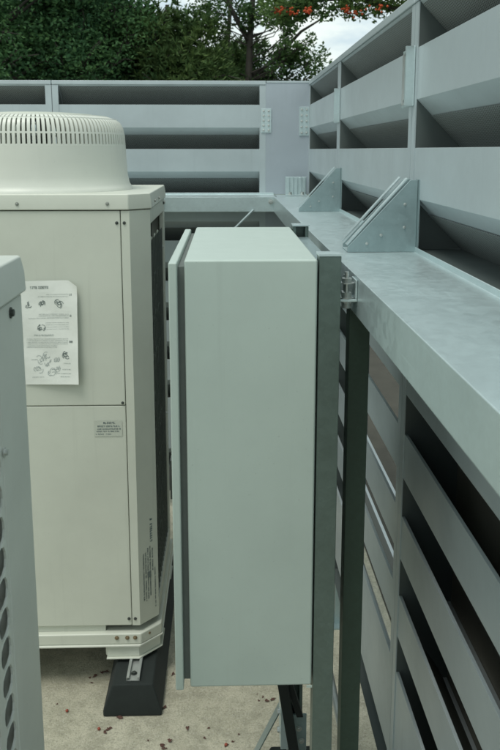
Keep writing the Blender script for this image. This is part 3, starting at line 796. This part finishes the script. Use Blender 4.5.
def tree(name, label, x, y, height, r0, crown_c, clumps, rnd, mat, kind='leaf', nper=150, size=.07, lean=0.0, extra=None, limbs=True, thin=1.0):
    t = thing(name, label, 'tree', (x,y,-.01), 0)
    tr = MB(); tp = []
    for k in range(9):
        f = k/8; tp.append((lean*f*f+.05*math.sin(f*7+x), .05*math.cos(f*5+x), height*f))
    tr.tube(tp, [r0*(1-.80*k/8)+.006 for k in range(9)], 9)
    for (cx,cy,cz,r) in (clumps if limbs else []):
        hz = max(.3*height, min(height*.96, cz-.45*math.hypot(cx,cy)-.1)); f = hz/height
        b = Vector((lean*f*f+.05*math.sin(f*7+x), .05*math.cos(f*5+x), hz)); e = Vector((cx,cy,cz))
        mid = (b+e)/2+Vector((rnd.uniform(-.08,.08),rnd.uniform(-.08,.08),-.06))
        tr.tube([b,mid,e], [.030*r0/.1*thin,.018*r0/.1*thin,.006*thin], 6)
        for _ in range(3):
            tip = e+Vector((rnd.gauss(0,1),rnd.gauss(0,1),rnd.gauss(0,.7)))*r*.55
            tr.tube([mid*.4+e*.6,(e+tip)/2,tip],[.010*thin,.007*thin,.003],5)
    if extra: extra(tr)
    tr.build('trunk', BARK, t, smooth=True)
    vsn, fs = (leafmesh(clumps,nper,1.0,size,rnd) if kind == 'leaf' else needles(clumps,nper,size,rnd))
    me = bpy.data.meshes.new('crown'); me.from_pydata(vsn,[],fs); me.update(); me.materials.append(mat)
    o = bpy.data.objects.new('crown', me); col.objects.link(o); o.parent = t
    return t
def clumps(rnd, n, rx, ry, z0, z1, rmin, rmax, taper=.0):
    out = []
    for _ in range(n):
        z = rnd.uniform(z0,z1); f = (z-z0)/(z1-z0); k = 1-taper*f
        a = rnd.uniform(0,6.28); q_ = math.sqrt(rnd.random())
        out.append((rx*k*q_*math.cos(a), ry*k*q_*math.sin(a), z, rnd.uniform(rmin,rmax)))
    return out
r1 = random.Random(21)
tree('broadleaf_tree','dense dark broadleaf tree beyond the rear screen at the left picture edge', -2.75,8.4,5.2,.11,None, clumps(r1,84,1.35,.9,2.5,5.4,.22,.46,.35), r1, LEAF_D, 'leaf', 400,.050)
r1 = random.Random(22)
tree('broadleaf_tree','dark green broadleaf tree beyond the rear screen above the fan guard', -1.55,8.9,4.0,.10,None, clumps(r1,66,.95,.8,2.5,3.95,.20,.40,.50), r1, LEAF_D, 'leaf', 400,.048)
r1 = random.Random(26)
tree('broadleaf_tree','dark tree further back, filling the gap behind the two left trees', -2.6,11.3,5.0,.12,None, clumps(r1,60,1.9,.8,2.4,4.5,.35,.6,.5), r1, LEAF_D, 'leaf', 130,.08)
r1 = random.Random(23)
tree('pine_tree','bushy mid green pine beyond the rear screen, left of the bare trunk', -.62,9.1,3.6,.08,None, clumps(r1,50,.74,.6,2.6,3.46,.15,.29,.40), r1, NEEDLE, 'needle', 140,.075)
r1 = random.Random(27)
tree('pine_tree','lower pine with sky gaps close behind the bare trunk', .05,10.2,3.9,.08,None, clumps(r1,22,.55,.5,2.75,3.30,.12,.24,.5), r1, NEEDLE, 'needle', 150,.075)
r1 = random.Random(24)
def forks(tr):
    tr.tube([(-.02,0,3.25),(-.16,.05,3.5),(-.30,.08,3.75),(-.55,.1,3.95)],[.035,.028,.02,.012],7)
    tr.tube([(.0,0,2.85),(.25,-.05,3.05),(.55,-.1,3.35),(.8,-.1,3.5)],[.03,.022,.016,.008],7)
cl5 = []
for k in range(20): cl5.append((r1.uniform(-.1,.85), r1.uniform(-.3,.3), r1.uniform(2.8,3.14), r1.uniform(.11,.2)))
for k in range(16): cl5.append((r1.uniform(-.35,.75), r1.uniform(-.3,.3), r1.uniform(3.1,3.5), r1.uniform(.07,.14)))
for k in range(14): cl5.append((r1.uniform(-.8,.6), r1.uniform(-.3,.3), r1.uniform(3.5,3.85), r1.uniform(.12,.2)))
cl5 += [(.1,.1,4.1,.35),(.6,0,4.2,.4),(-.4,0,4.3,.4),(.05,0,4.6,.4)]
tree('pine_tree','tall pine with a visible dark trunk and open crown against the sky', .30,9.3,4.6,.066,None, cl5, r1, LEAF_M, 'leaf', 620,.045, .05, forks, True, .45)
# rowan: its limb reaches in over the right screen
r1 = random.Random(25)
cl6 = []
for k in range(26):
    f = k/25; cl6.append((-.30-1.38*f+r1.uniform(-.05,.05), r1.uniform(-.25,.25), 3.47-.10*f+r1.uniform(-.10,.12), r1.uniform(.09,.17)))
for k in range(7): cl6.append((r1.uniform(-1.6,-1.05), r1.uniform(-.15,.15), r1.uniform(3.20,3.32), r1.uniform(.06,.10)))
cl6 += [(-.9,0,3.72,.3),(-.4,.1,3.8,.35),(-1.4,0,3.72,.22),(0,0,3.9,.45),(.3,.1,4.3,.5),(-.4,0,4.3,.5),(.5,0,3.7,.4),(-1.0,.1,4.0,.35)]
def limb(tr): tr.tube([(0,0,2.9),(-.45,0,3.30),(-.9,0,3.42),(-1.3,.03,3.40),(-1.68,.03,3.30)],[.05,.034,.020,.012,.005],8)
rw = tree('rowan_tree','berry-laden rowan whose leafy limb reaches in at the top right', 2.1,7.6,4.2,.09,None, cl6, r1, LEAF_R, 'leaf', 760,.046, 0, limb, False)
for (bx,bz,n) in ((-1.62,3.27,20),(-1.51,3.26,12),(-1.36,3.27,16),(-1.02,3.28,16),(-.92,3.25,8),(-.72,3.30,10)):
    bm = MB()
    for _ in range(n):
        c = Vector((bx+r1.gauss(0,.024), -.24+r1.gauss(0,.03), bz+r1.gauss(0,.018))); r = .0125
        bm.add([tuple(c+Vector(d)*r) for d in ((1,0,0),(-1,0,0),(0,1,0),(0,-1,0),(0,0,1),(0,0,-1))],[(0,2,4),(2,1,4),(1,3,4),(3,0,4),(2,0,5),(1,2,5),(3,1,5),(0,3,5)])
    bm.build('berry_cluster', BERRY, rw)
